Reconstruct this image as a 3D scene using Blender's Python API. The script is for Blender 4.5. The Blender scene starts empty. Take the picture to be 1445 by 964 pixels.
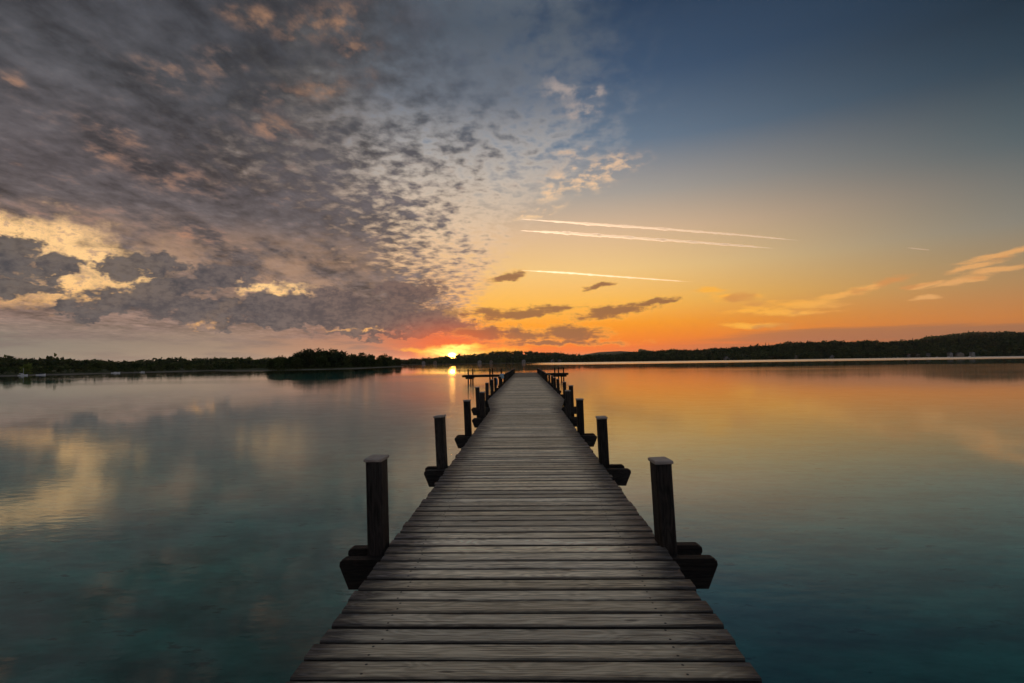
import bpy, bmesh, math, random
import numpy as np
from mathutils import Vector, Matrix

scene = bpy.context.scene
C = scene.collection
rad = math.radians

# ------------------------------------------------------------------ camera
cam_data = bpy.data.cameras.new('camera')
cam = bpy.data.objects.new('camera', cam_data)
C.objects.link(cam)
cam_data.sensor_width = 36.0
cam_data.lens = 722.0 / 1445.0 * 36.0
cam_data.clip_start = 0.05
cam_data.clip_end = 60000.0
cam.matrix_world = (Matrix.Translation((0.0, 0.0, 2.2)) @ Matrix.Rotation(rad(1.555), 4, 'Z')
                    @ Matrix.Rotation(rad(92.32), 4, 'X') @ Matrix.Rotation(-0.0141, 4, 'Z'))
scene.camera = cam

# ------------------------------------------------------------------ world
SUN_AZ, SUN_EL = -8.25, 1.0          # degrees; azimuth clockwise from +Y (the jetty's direction)
GAPS = [(-45.97,10.92,4.83,1.46,-2.0), (-42.02,10.11,4.40,1.20,-11.1), (-40.09,8.94,4.40,2.08,-19.6), (-41.97,6.94,4.49,1.20,10.9), (-27.31,7.93,2.51,0.43,2.7), (-25.66,7.43,1.91,0.43,13.0), (-30.62,5.89,1.52,0.47,24.4), (-18.33,3.82,2.51,0.30,0.2), (-31.93,4.46,1.36,0.34,24.2)]
CUMULUS = [(-47.51,8.37,3.08,1.98,7.1), (-46.15,9.94,1.69,0.89,8.3), (-43.27,8.42,1.66,0.96,28.3), (-39.10,9.11,2.13,1.29,17.7), (-36.39,9.12,1.65,1.03,5.1), (-34.84,7.55,3.53,1.44,13.0), (-31.97,8.55,3.79,1.47,20.3), (-29.85,9.45,1.68,0.54,20.2), (-38.04,5.98,4.35,1.27,3.2), (-40.04,4.93,2.04,0.55,15.3), (-26.97,6.02,4.74,1.00,7.2), (-20.85,6.72,4.37,1.34,1.2), (-20.14,5.61,11.30,1.35,0.5), (-12.70,7.56,3.89,1.55,5.4), (-14.24,4.76,8.55,1.08,-0.1), (-8.06,3.97,6.33,1.02,-5.6), (-42.63,5.27,1.39,0.60,3.4), (-45.48,6.63,2.15,0.80,5.1), (-31.95,5.83,6.98,1.02,5.5), (-24.31,4.65,10.83,0.73,0.6), (-14.25,3.21,7.75,0.54,-0.3)]
SMALL = [(0.28,5.54,5.37,0.71,4.7), (-4.10,5.44,3.18,0.63,-0.7), (9.69,5.39,4.36,0.70,7.0), (14.22,6.21,3.04,0.38,11.7), (4.59,3.17,3.74,0.79,-3.3), (-0.16,2.93,4.74,0.63,-1.0), (-4.12,3.31,3.97,0.63,-0.8), (7.98,8.32,1.54,0.31,12.7), (3.00,2.09,7.00,0.32,-1.1), (-2.05,9.43,2.07,0.47,8.9)]
WISP = [(34.27,6.56,2.54,0.32,10.1), (31.81,6.00,1.95,0.26,6.9), (27.71,5.23,3.51,0.41,-1.7), (22.19,6.30,1.72,0.43,-3.7), (25.52,4.67,3.66,0.28,-3.4), (20.18,7.08,1.23,0.37,-3.7), (42.32,8.15,1.93,0.28,11.6), (40.79,7.39,1.70,0.23,10.9), (41.63,6.82,1.65,0.23,6.1), (39.86,6.27,1.66,0.24,9.2), (37.29,6.19,1.14,0.19,9.3), (37.49,5.06,0.95,0.18,1.2), (24.20,3.31,2.52,0.29,-2.6)]
LIT = [(-28.10,31.84,1.76,0.76,11.6), (-24.94,31.41,1.55,0.67,9.9), (-20.85,33.04,4.15,1.22,11.2), (-18.65,30.77,1.73,2.06,55.7), (-30.34,32.03,1.17,0.53,13.0), (-31.54,27.94,1.91,0.79,12.3), (-35.61,25.84,2.55,1.05,3.8), (-39.77,20.30,1.95,0.84,-16.3), (-40.73,18.54,1.63,0.83,-11.4), (-35.51,17.33,3.08,1.27,-7.4), (-46.19,21.99,0.95,0.75,-34.7), (-26.73,23.20,2.63,1.05,-6.1), (-34.37,16.78,1.67,0.78,-25.5), (-42.53,13.09,2.86,0.59,3.3), (-21.93,27.33,2.18,0.86,7.5), (-25.74,26.14,2.36,0.73,8.9), (-33.76,12.51,4.14,0.93,-7.5)]
PATCH = [(8.48,20.43,3.81,1.08,6.3), (6.10,19.52,2.83,0.86,-3.6), (11.20,20.78,1.63,0.43,13.2), (5.60,22.37,1.74,0.49,-3.5), (4.10,18.89,2.01,0.75,20.4), (1.66,16.40,2.37,0.38,12.1), (4.70,28.42,1.92,0.77,-3.7), (6.65,26.36,1.74,0.66,-4.3), (7.87,27.88,1.10,0.45,-4.8)]
SUNGLOW = [(-8.09,1.45,3.15,0.47,-0.7), (-9.26,1.07,2.03,0.39,-0.7), (-4.15,1.17,3.49,0.40,3.2), (-11.20,1.33,2.33,0.23,-4.7), (-6.91,1.83,2.37,0.24,-0.7)]


def lin(c):
    r = []
    for v in c[:3]:
        v = v / 255.0
        r.append(v / 12.92 if v <= 0.04045 else ((v + 0.055) / 1.055) ** 2.4)
    return (r[0], r[1], r[2], 1.0)


class G:
    """little expression builder over a node tree"""
    def __init__(self, tree):
        self.t = tree; self.n = tree.nodes; self.l = tree.links

    def new(self, kind, **kw):
        nd = self.n.new(kind)
        for k, v in kw.items():
            setattr(nd, k, v)
        return nd

    def put(self, sock, v):
        if isinstance(v, X):
            self.l.new(v.s, sock)
        elif isinstance(v, bpy.types.NodeSocket):
            self.l.new(v, sock)
        else:
            sock.default_value = v

    def m(self, op, a, b=None, c=None, clamp=False):
        nd = self.new('ShaderNodeMath', operation=op, use_clamp=clamp)
        self.put(nd.inputs[0], a)
        if b is not None: self.put(nd.inputs[1], b)
        if c is not None: self.put(nd.inputs[2], c)
        return X(self, nd.outputs[0])

    def ss(self, x, lo, hi, a=0.0, b=1.0):
        nd = self.new('ShaderNodeMapRange', interpolation_type='SMOOTHSTEP')
        self.put(nd.inputs[0], x)
        for i, v in zip((1, 2, 3, 4), (lo, hi, a, b)): self.put(nd.inputs[i], v)
        return X(self, nd.outputs[0])

    def lerp(self, x, lo, hi, a=0.0, b=1.0):
        nd = self.new('ShaderNodeMapRange', interpolation_type='LINEAR')
        self.put(nd.inputs[0], x)
        for i, v in zip((1, 2, 3, 4), (lo, hi, a, b)): self.put(nd.inputs[i], v)
        return X(self, nd.outputs[0])

    def vec(self, x, y, z=0.0):
        nd = self.new('ShaderNodeCombineXYZ')
        for i, v in enumerate((x, y, z)): self.put(nd.inputs[i], v)
        return X(self, nd.outputs[0])

    def sep(self, v):
        nd = self.new('ShaderNodeSeparateXYZ'); self.put(nd.inputs[0], v)
        return [X(self, o) for o in nd.outputs]

    def noise(self, v, scale, detail=4.0, rough=0.5, dist=0.0, lac=2.0, color=False, dim='2D'):
        nd = self.new('ShaderNodeTexNoise', noise_dimensions=dim)
        self.put(nd.inputs['Vector'], v)
        self.put(nd.inputs['Scale'], scale); self.put(nd.inputs['Detail'], detail)
        self.put(nd.inputs['Roughness'], rough); self.put(nd.inputs['Distortion'], dist)
        self.put(nd.inputs['Lacunarity'], lac)
        return X(self, nd.outputs['Color' if color else 'Fac'])

    def mapping(self, v, loc=(0, 0, 0), rot=(0, 0, 0), scale=(1, 1, 1), kind='POINT'):
        nd = self.new('ShaderNodeMapping', vector_type=kind)
        self.put(nd.inputs[0], v)
        nd.inputs['Location'].default_value = loc
        nd.inputs['Rotation'].default_value = rot
        nd.inputs['Scale'].default_value = scale
        return X(self, nd.outputs[0])

    def length(self, v):
        nd = self.new('ShaderNodeVectorMath', operation='LENGTH'); self.put(nd.inputs[0], v)
        return X(self, nd.outputs['Value'])

    def vadd(self, a, b):
        nd = self.new('ShaderNodeVectorMath', operation='ADD'); self.put(nd.inputs[0], a); self.put(nd.inputs[1], b)
        return X(self, nd.outputs[0])

    def vscale(self, a, f):
        nd = self.new('ShaderNodeVectorMath', operation='SCALE'); self.put(nd.inputs[0], a); self.put(nd.inputs['Scale'], f)
        return X(self, nd.outputs[0])

    def ramp(self, x, stops, srgb=True):
        nd = self.new('ShaderNodeValToRGB')
        self.put(nd.inputs[0], x)
        el = nd.color_ramp.elements
        while len(el) > 1: el.remove(el[-1])
        for i, (p, c) in enumerate(stops):
            e = el[0] if i == 0 else el.new(p)
            e.position = p
            e.color = lin(c) if srgb else (c[0], c[1], c[2], 1)
        return X(self, nd.outputs[0])

    def curve(self, x, pts):
        """piecewise-linear scalar function through (x, y) points"""
        xs = [p[0] for p in pts]; ys = [p[1] for p in pts]
        lo, hi, a, b = xs[0], xs[-1], min(ys), max(ys)
        k = self.ramp(self.lerp(x, lo, hi), [((px - lo) / (hi - lo), [(py - a) / (b - a)] * 3) for px, py in pts], srgb=False)
        return k.rgb2f() * (b - a) + a

    def mix(self, a, b, f, mode='MIX'):
        nd = self.new('ShaderNodeMix', data_type='RGBA', blend_type=mode)
        self.put(nd.inputs[0], f)
        ca = [s for s in nd.inputs if s.type == 'RGBA']
        for s, v in zip(ca, (a, b)):
            self.put(s, lin(v) if isinstance(v, tuple) and len(v) == 3 else v)
        return X(self, [o for o in nd.outputs if o.type == 'RGBA'][0])


class X:
    def __init__(self, g, s): self.g = g; self.s = s
    def rgb2f(self):
        nd = self.g.new('ShaderNodeSeparateColor'); self.g.put(nd.inputs[0], self)
        return X(self.g, nd.outputs[0])
    def __add__(self, o): return self.g.m('ADD', self, o)
    __radd__ = __add__
    def __sub__(self, o): return self.g.m('SUBTRACT', self, o)
    def __rsub__(self, o): return self.g.m('SUBTRACT', o, self)
    def __mul__(self, o): return self.g.m('MULTIPLY', self, o)
    __rmul__ = __mul__
    def __truediv__(self, o): return self.g.m('DIVIDE', self, o)
    def __rtruediv__(self, o): return self.g.m('DIVIDE', o, self)
    def max(self, o): return self.g.m('MAXIMUM', self, o)
    def min(self, o): return self.g.m('MINIMUM', self, o)
    def abs(self): return self.g.m('ABSOLUTE', self)
    def clamp(self): return self.g.m('ADD', self, 0.0, clamp=True)


def build_world():
    w = bpy.data.worlds.new('World'); scene.world = w; w.use_nodes = True
    t = w.node_tree
    for n in list(t.nodes): t.nodes.remove(n)
    g = G(t)
    tc = g.new('ShaderNodeTexCoord')
    d = X(g, tc.outputs['Generated'])
    dx, dy, dz = g.sep(d)
    A = g.m('ARCTAN2', dx, dy) * 57.29578
    E = (g.m('ARCSINE', dz) * 57.29578).max(0.0)
    AE = g.vec(A, E, 0.0)
    zs = dz.max(0.0) + 0.13
    P = g.vec(dx / zs, dy / zs, 0.0)             # the cloud sheet's own plane, overhead
    sunA = (A - SUN_AZ).abs()
    sund = g.length(g.vec((A - SUN_AZ) * 0.75, E - SUN_EL, 0.0))

    # ---- clear sky: sunward, far ramps by elevation; brightened overhead and behind to light the deck
    e50 = E / 50.0
    near = g.ramp(e50, [(0.0, (218, 84, 36)), (.03, (248, 114, 26)), (.08, (255, 156, 32)), (.13, (255, 188, 82)),
                        (.20, (246, 202, 132)), (.28, (224, 188, 150)), (.36, (172, 163, 154)), (.46, (106, 124, 144)),
                        (.58, (66, 88, 116)), (.70, (46, 66, 92)), (1.0, (112, 125, 139))])
    far = g.ramp(e50, [(0.0, (140, 90, 66)), (.03, (176, 110, 66)), (.06, (196, 126, 70)), (.115, (172, 134, 94)),
                       (.16, (150, 132, 106)), (.21, (126, 126, 120)), (.33, (76, 94, 102)), (.44, (43, 62, 76)),
                       (.53, (28, 45, 59)), (.72, (38, 55, 74)), (1.0, (112, 125, 139))])
    back = g.ramp(e50, [(0.0, (130, 118, 122)), (.14, (168, 150, 150)), (.35, (150, 146, 156)), (.65, (112, 122, 142)), (1.0, (112, 124, 140))])
    clear = g.mix(near, far, g.ss(sunA, 13.0, 60.0))
    clear = g.mix(clear, back, g.ss(sunA, 70.0, 150.0))
    sky = g.new('ShaderNodeTexSky', sky_type='NISHITA')
    sky.sun_disc = False
    sky.sun_elevation = rad(SUN_EL); sky.sun_rotation = rad(SUN_AZ)
    sky.air_density = 1.2; sky.dust_density = 2.0
    nis = g.mix((0, 0, 0), X(g, sky.outputs[0]), 0.1)
    clear = g.mix(clear, nis, 0.06)
    glow = g.ss(sund, 16.0, 2.0)
    clear = g.mix(clear, (255, 186, 80), glow * g.ss(E, 0.5, 5.0) * 0.25)

    # ---- noise fields
    n_big = g.noise(P, 1.5, 3.0, 0.5)
    Pr = g.mapping(P, rot=(0, 0, rad(17)), scale=(1.0, 0.45, 1.0))
    n_str = g.noise(Pr, 3.6, 6.0, 0.62)
    n_cell = g.noise(P, 14.0, 4.0, 0.55)
    n_fine = g.noise(g.mapping(P, rot=(0, 0, rad(17)), scale=(1, .75, 1)), 12.0, 6.0, 0.62)
    AEs = g.mapping(AE, scale=(0.6, 1.0, 1.0))
    n_cu = g.noise(AEs, 0.5, 6.0, 0.6)
    n_cu2 = g.noise(g.mapping(AEs, loc=(13, 7, 3)), 2.2, 5.0, 0.62)
    wx = g.noise(g.mapping(AEs, loc=(3, 17, 0)), 0.7, 4.0, 0.6)
    wy = g.noise(g.mapping(AEs, loc=(31, 5, 0)), 0.7, 4.0, 0.6)
    AEw = g.vadd(AE, g.vec((wx - .5) * 5.0, (wy - .5) * 3.4, 0.0))
    AEv = g.vadd(AE, g.vec((wx - .5) * 2.4, (wy - .5) * 1.2, 0.0))

    def field(blobs, v=AEw):
        r = None
        for i, (a, e, ra, re, tl) in enumerate(blobs):
            if r is not None and i % 4 == 0:      # keeps the evaluation in sequence
                nd = g.new('ShaderNodeVectorMath', operation='MULTIPLY_ADD')
                g.put(nd.inputs[0], r); nd.inputs[1].default_value = (1e-9, 1e-9, 1e-9); g.put(nd.inputs[2], v)
                v = X(g, nd.outputs[0])
            q = g.mapping(v, loc=(a, e, 0), rot=(0, 0, rad(tl)), scale=(ra, re, 1), kind='TEXTURE')
            f = 1.0 - g.length(q)
            r = f if r is None else g.m('SMOOTH_MAX', r, f, 0.25)
        return r.max(-1.5)

    # ---- the broken sheet of high cloud covering the left of the sky
    edge = g.curve(E, [(0, -2.0), (4, -3.0), (6.4, -4.5), (10.3, -1.5), (13.3, 0.8), (16.3, 3.0), (20, 8.0), (23, 12.5), (28, 16.5), (34, 17.0), (60, 24.0)])
    wdt = g.curve(E, [(0, 8.0), (6, 8.0), (10, 14.0), (14, 21.0), (19, 33.0), (26, 44.0), (60, 44.0)])
    s = (edge - A) / wdt
    s = s.min(g.lerp(A, -170.0, -100.0, -1.0, 3.0))
    thick = s * 1.55 - 0.12 + (n_cell - 0.5) * 2.9 * g.ss(s, 2.2, .5, .5, 1.0) * g.ss(E, 30.0, 22.0, .55, 1.0) + (n_big - 0.5) * 1.2 + (n_str - 0.5) * 0.9
    cover = g.ss(thick, -0.55, 0.75) * g.ss(s, -0.12, 0.30)
    body = g.ss(thick, 0.25, 1.5)
    thin = g.ramp(e50, [(0.0, (196, 128, 92)), (.08, (228, 160, 104)), (.2, (232, 186, 142)), (.30, (228, 198, 166)), (.40, (202, 188, 174)), (.47, (168, 164, 162)),
                        (.55, (116, 122, 132)), (.68, (84, 94, 106)), (1.0, (124, 130, 138))])
    thinL = g.ramp(e50, [(0.0, (160, 130, 112)), (.1, (178, 144, 118)), (.25, (172, 141, 120)), (.4, (142, 129, 122)), (.6, (113, 112, 113)), (1.0, (90, 90, 94))])
    thin = g.mix(thin, thinL, g.ss(A, -12.0, -24.0))
    dark = g.ramp(e50, [(0.0, (128, 104, 94)), (.06, (132, 108, 98)), (.12, (112, 95, 89)), (.22, (95, 86, 85)), (.34, (85, 79, 81)), (.5, (70, 70, 74)), (.62, (60, 61, 66)), (.72, (60, 61, 66)), (1.0, (122, 122, 124))])  # cloud also brightened overhead, above the view, to light the deck
    midw = g.ss(A, -18.0, 4.0) * g.ss(E, 19.0, 27.0)
    dark = g.mix(dark, (76, 88, 104), midw * 0.85)
    sheet = g.mix(thin, dark, body)
    # light and dark relief in the thick part
    relv = n_str * 0.36 + n_fine * 0.26 + n_big * 0.14 + n_cell * .24
    lum = g.lerp(relv, 0.34, 0.66, 0.42, 1.95)
    sheet = g.mix(sheet, g.vscale(sheet, lum), body * (1.0 - midw * .6))
    # brighter, peachy sheet low on the left, where light comes through from behind
    low = g.ss(E, 3.5, 7.0) * g.ss(E, 15.0, 10.0) * g.ss(A, -12.0, -22.0) * g.ss(n_str * .5 + n_cu * .5, .36, .60)
    sheet = g.mix(sheet, (190, 150, 120), low * .62)
    # patches lit from below
    litf = g.ss(field(LIT, AEv), -0.9, 1.0)
    lit = litf * g.ss(n_fine * .5 + n_cell * .5, 0.44, 0.72)
    lit = (lit + g.ss(n_fine, .58, .75) * .22 * g.ss(E, 30.0, 14.0)).min(1.0)
    sheet = g.mix(sheet, g.ramp(e50, [(0, (210, 140, 96)), (.3, (182, 134, 106)), (.55, (184, 138, 106)), (.75, (204, 150, 108)), (1.0, (150, 120, 100))]), lit * 0.68)
    red = g.ss(sund, 15.0, 2.0) * g.ss(E, 5.0, 1.0)
    sheet = g.mix(sheet, (226, 96, 52), red * 0.75)
    veil = g.ss(E, 4.8, 1.8) * g.ss(A, -6.0, -15.0)
    vcol = g.mix(g.ramp(g.lerp(A, -50.0, -8.0), [(0, (128, 126, 116)), (.45, (152, 130, 112)), (.75, (186, 128, 98)), (1.0, (216, 106, 62))]),
                 (116, 102, 100), g.ss(g.noise(g.mapping(AE, scale=(.12, .9, 1)), 1.0, 5.0, .6), .42, .7) * 0.6)
    sheet = g.mix(sheet, vcol, veil * 0.92)
    col = g.mix(clear, sheet, cover)

    # ---- openings with golden light under the sheet
    gaps = g.ss(field(GAPS) + (n_cu - .5) * 1.6 + (n_cu2 - .5) * 1.1, -0.75, 0.75)
    gapcol = g.ramp(e50, [(0.0, (228, 140, 80)), (.07, (238, 172, 98)), (.16, (246, 198, 134)), (.3, (244, 198, 142)), (.5, (190, 170, 150))])
    gapcol = g.mix(gapcol, (176, 142, 120), g.ss(n_cu2, .48, .72) * .8)
    col = g.mix(col, g.vscale(gapcol, 1.12), gaps)

    # sunlit tufts at the sheet's torn edge
    tf = g.ss(field(PATCH, AEv), -0.9, 0.5) * g.ss(n_cell * .5 + n_fine * .5, .44, .62)
    col = g.mix(col, g.ramp(e50, [(0, (250, 200, 130)), (.3, (250, 208, 158)), (.4, (236, 196, 158)), (.5, (170, 156, 150)), (1.0, (120, 125, 135))]), tf * .9)

    # wisps on the clear side
    nw = g.noise(g.mapping(AE, rot=(0, 0, rad(-13)), scale=(.3, 1.5, 1)), 1.0, 6.0, .62)
    wf = field(WISP, g.vadd(AE, g.vec((wx - .5) * 2.0, (wy - .5) * .7, 0.0))) + (nw - .5) * 2.6
    wcol = g.mix((250, 178, 70), (226, 166, 104), g.ss(A, 22.0, 40.0))
    wcol = g.mix(wcol, (206, 138, 80), g.ss(g.noise(g.mapping(AE, loc=(5, 3, 0), scale=(.16, .5, 1)), 1.0, 3.0, .5), .52, .66) * .8)
    col = g.mix(col, wcol, g.ss(wf, -.6, .7) * .92)
    bank = g.ss(g.noise(g.mapping(AE, scale=(.045, .8, 1)), 1.0, 4.0, .55) + (1.6 - (E - 1.5).abs()) * .18, .52, .72) * g.ss(A, 8.0, 30.0) * g.ss(E, 4.0, 2.4)
    col = g.mix(col, (142, 104, 84), bank * .6)

    # ---- low dark clouds
    cf = field(CUMULUS) + (n_cu - .5) * 1.5 + (n_cu2 - .5) * .8
    cm = g.ss(cf, -0.22, 0.30)
    shade = g.ss(n_cu * .45 + n_cu2 * .55, .36, .64)
    aw = g.lerp(A, -48.0, -6.0)
    ccol = g.mix(g.ramp(aw, [(0, (70, 70, 75)), (.5, (72, 70, 76)), (1.0, (98, 80, 77))]),
                 g.ramp(aw, [(0, (98, 93, 92)), (.5, (106, 96, 95)), (1.0, (130, 100, 88))]), shade)
    col = g.mix(col, ccol, cm * .95)
    sf = field(SMALL, AEv) + (n_cu - .5) * 1.0 + (n_cu2 - .5) * .7 + (nw - .5) * 1.8
    scol = g.mix((255, 186, 84), (140, 94, 66), g.ss(sf, -0.35, 0.4))
    col = g.mix(col, scol, g.ss(sf, -0.6, 0.65) * .88)

    # ---- the sun behind its bars of cloud
    halo = g.ss(sund, 9.0, 0.0)
    col = g.mix(col, (255, 100, 24), g.m('POWER', halo, 1.8) * .95 * g.ss(E, 7.0, 1.0))
    gf = field(SUNGLOW, AEv) + (n_cu2 - .5) * .8
    hot = g.ss(gf, -.4, .8) * g.ss(sund, 3.2, .4)
    col = g.mix(col, (255, 168, 36), g.ss(gf, -.7, .5) * .95)
    em = g.vscale(col, 1.0)
    hotv = g.vscale(g.vec(1.0, 0.66, 0.18), hot * 1.2)
    disc = g.m('POWER', g.ss(g.length(g.vec((A - SUN_AZ) * .85, (E - 0.80) * 1.15, 0)), 0.85, 0.0), 4.2)
    discv = g.vscale(g.vec(1.0, 0.46, 0.08), disc * 130.0)
    em = g.vadd(g.vadd(em, hotv), discv)

    bg = g.new('ShaderNodeBackground')
    g.put(bg.inputs['Color'], em)
    bg.inputs['Strength'].default_value = 1.0
    out = g.new('ShaderNodeOutputWorld')
    g.l.new(bg.outputs[0], out.inputs[0])
    w.cycles.sampling_method = 'NONE'


build_world()

sun_data = bpy.data.lights.new('sun', 'SUN')
sun_data.energy = 5.0
sun_data.angle = rad(0.5)
sun_data.color = (1.0, 0.70, 0.44)
sun = bpy.data.objects.new('sun', sun_data)
C.objects.link(sun)
LOW = 0.2   # the sun is just going down behind the wooded hill
sd = Vector((math.sin(rad(SUN_AZ)) * math.cos(rad(LOW)), math.cos(rad(SUN_AZ)) * math.cos(rad(LOW)), math.sin(rad(LOW))))
sun.rotation_euler = sd.to_track_quat('Z', 'Y').to_euler()
sun.location = (-40, 300, 60)

scene.view_settings.view_transform = 'Standard'
scene.view_settings.look = 'None'
scene.view_settings.exposure = 0.0
scene.view_settings.gamma = 1.0
scene.view_settings.use_curve_mapping = False
scene.cycles.use_adaptive_sampling = True
scene.cycles.adaptive_threshold = 0.015
scene.cycles.adaptive_min_samples = 16
scene.cycles.use_denoising = True
scene.cycles.max_bounces = 8
scene.cycles.sample_clamp_indirect = 6.0

# ------------------------------------------------------------------ helpers
rnd = random.Random(7)
npr = np.random.default_rng(11)


class MB:
    """collects polygons; build() links them as one mesh object"""
    def __init__(self): self.v = []; self.f = []

    def add(self, vs, fs):
        o = len(self.v); self.v += [tuple(p) for p in vs]; self.f += [tuple(i + o for i in f) for f in fs]
        return self

    def box(self, x0, x1, y0, y1, z0, z1):
        vs = [(x, y, z) for z in (z0, z1) for y in (y0, y1) for x in (x0, x1)]
        return self.add(vs, [(0, 2, 3, 1), (4, 5, 7, 6), (0, 1, 5, 4), (2, 6, 7, 3), (0, 4, 6, 2), (1, 3, 7, 5)])

    def loft(self, rings, caps=True):
        n = len(rings[0]); vs = [p for r in rings for p in r]; fs = []
        for i in range(len(rings) - 1):
            for j in range(n):
                k = (j + 1) % n
                fs.append((i * n + j, i * n + k, (i + 1) * n + k, (i + 1) * n + j))
        if caps:
            fs.append(tuple(range(n - 1, -1, -1))); fs.append(tuple((len(rings) - 1) * n + j for j in range(n)))
        return self.add(vs, fs)

    def tube(self, pts, rr, n=8):
        rings = []
        for i, p in enumerate(pts):
            a = Vector(pts[max(i - 1, 0)]); b = Vector(pts[min(i + 1, len(pts) - 1)])
            t = (b - a).normalized()
            u = t.cross(Vector((0, 0, 1)) if abs(t.z) < .9 else Vector((1, 0, 0))).normalized(); w = t.cross(u)
            r = rr[i] if isinstance(rr, (list, tuple)) else rr
            rings.append([Vector(p) + (u * math.cos(q) + w * math.sin(q)) * r for q in [2 * math.pi * k / n for k in range(n)]])
        return self.loft(rings)

    def mesh(self, name, mat=None, smooth=False):
        me = bpy.data.meshes.new(name); me.from_pydata(self.v, [], self.f)
        bm = bmesh.new(); bm.from_mesh(me); bmesh.ops.recalc_face_normals(bm, faces=bm.faces); bm.to_mesh(me); bm.free()
        if mat: me.materials.append(mat)
        if smooth: me.polygons.foreach_set('use_smooth', [True] * len(me.polygons))
        return me

    def build(self, name, mat=None, parent=None, smooth=False):
        return link(name, self.mesh(name, mat, smooth), parent)


def link(name, me, parent=None, loc=None, rot=None):
    o = bpy.data.objects.new(name, me); C.objects.link(o)
    if parent: o.parent = parent
    if loc is not None: o.location = loc
    if rot is not None: o.rotation_euler = rot
    return o


def tag(o, label=None, cat=None, group=None, kind=None):
    for k, v in (('label', label), ('category', cat), ('group', group), ('kind', kind)):
        if v: o[k] = v
    return o


def thing(name, label, cat, loc=(0, 0, 0), rz=0.0, group=None):
    return tag(link(name, None, None, loc, (0, 0, rz)), label, cat, group)


def copy_thing(root, loc, rz=None, label=None):
    r = root.copy(); C.objects.link(r); r.location = loc
    if rz is not None: r.rotation_euler = (0, 0, rz)
    if label: r['label'] = label
    for ch in list(root.children):
        c = ch.copy(); C.objects.link(c); c.parent = r
        for gc in list(ch.children):
            d = gc.copy(); C.objects.link(d); d.parent = c
    return r


def material(name):
    m = bpy.data.materials.new(name); m.use_nodes = True
    t = m.node_tree
    for n in list(t.nodes): t.nodes.remove(n)
    g = G(t)
    out = g.new('ShaderNodeOutputMaterial')
    return m, g, out


def principled(g, out, col, rough=.6, spec=.3, bump=None, bdist=.004, bstr=.6):
    p = g.new('ShaderNodeBsdfPrincipled')
    g.put(p.inputs['Base Color'], col); g.put(p.inputs['Roughness'], rough)
    p.inputs['Specular IOR Level'].default_value = spec
    if bump is not None:
        b = g.new('ShaderNodeBump'); g.put(b.inputs['Height'], bump)
        b.inputs['Distance'].default_value = bdist; b.inputs['Strength'].default_value = bstr
        g.l.new(b.outputs[0], p.inputs['Normal'])
    g.l.new(p.outputs[0], out.inputs[0])
    return p


def rgb(*c): return (c[0], c[1], c[2], 1.0)


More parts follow.
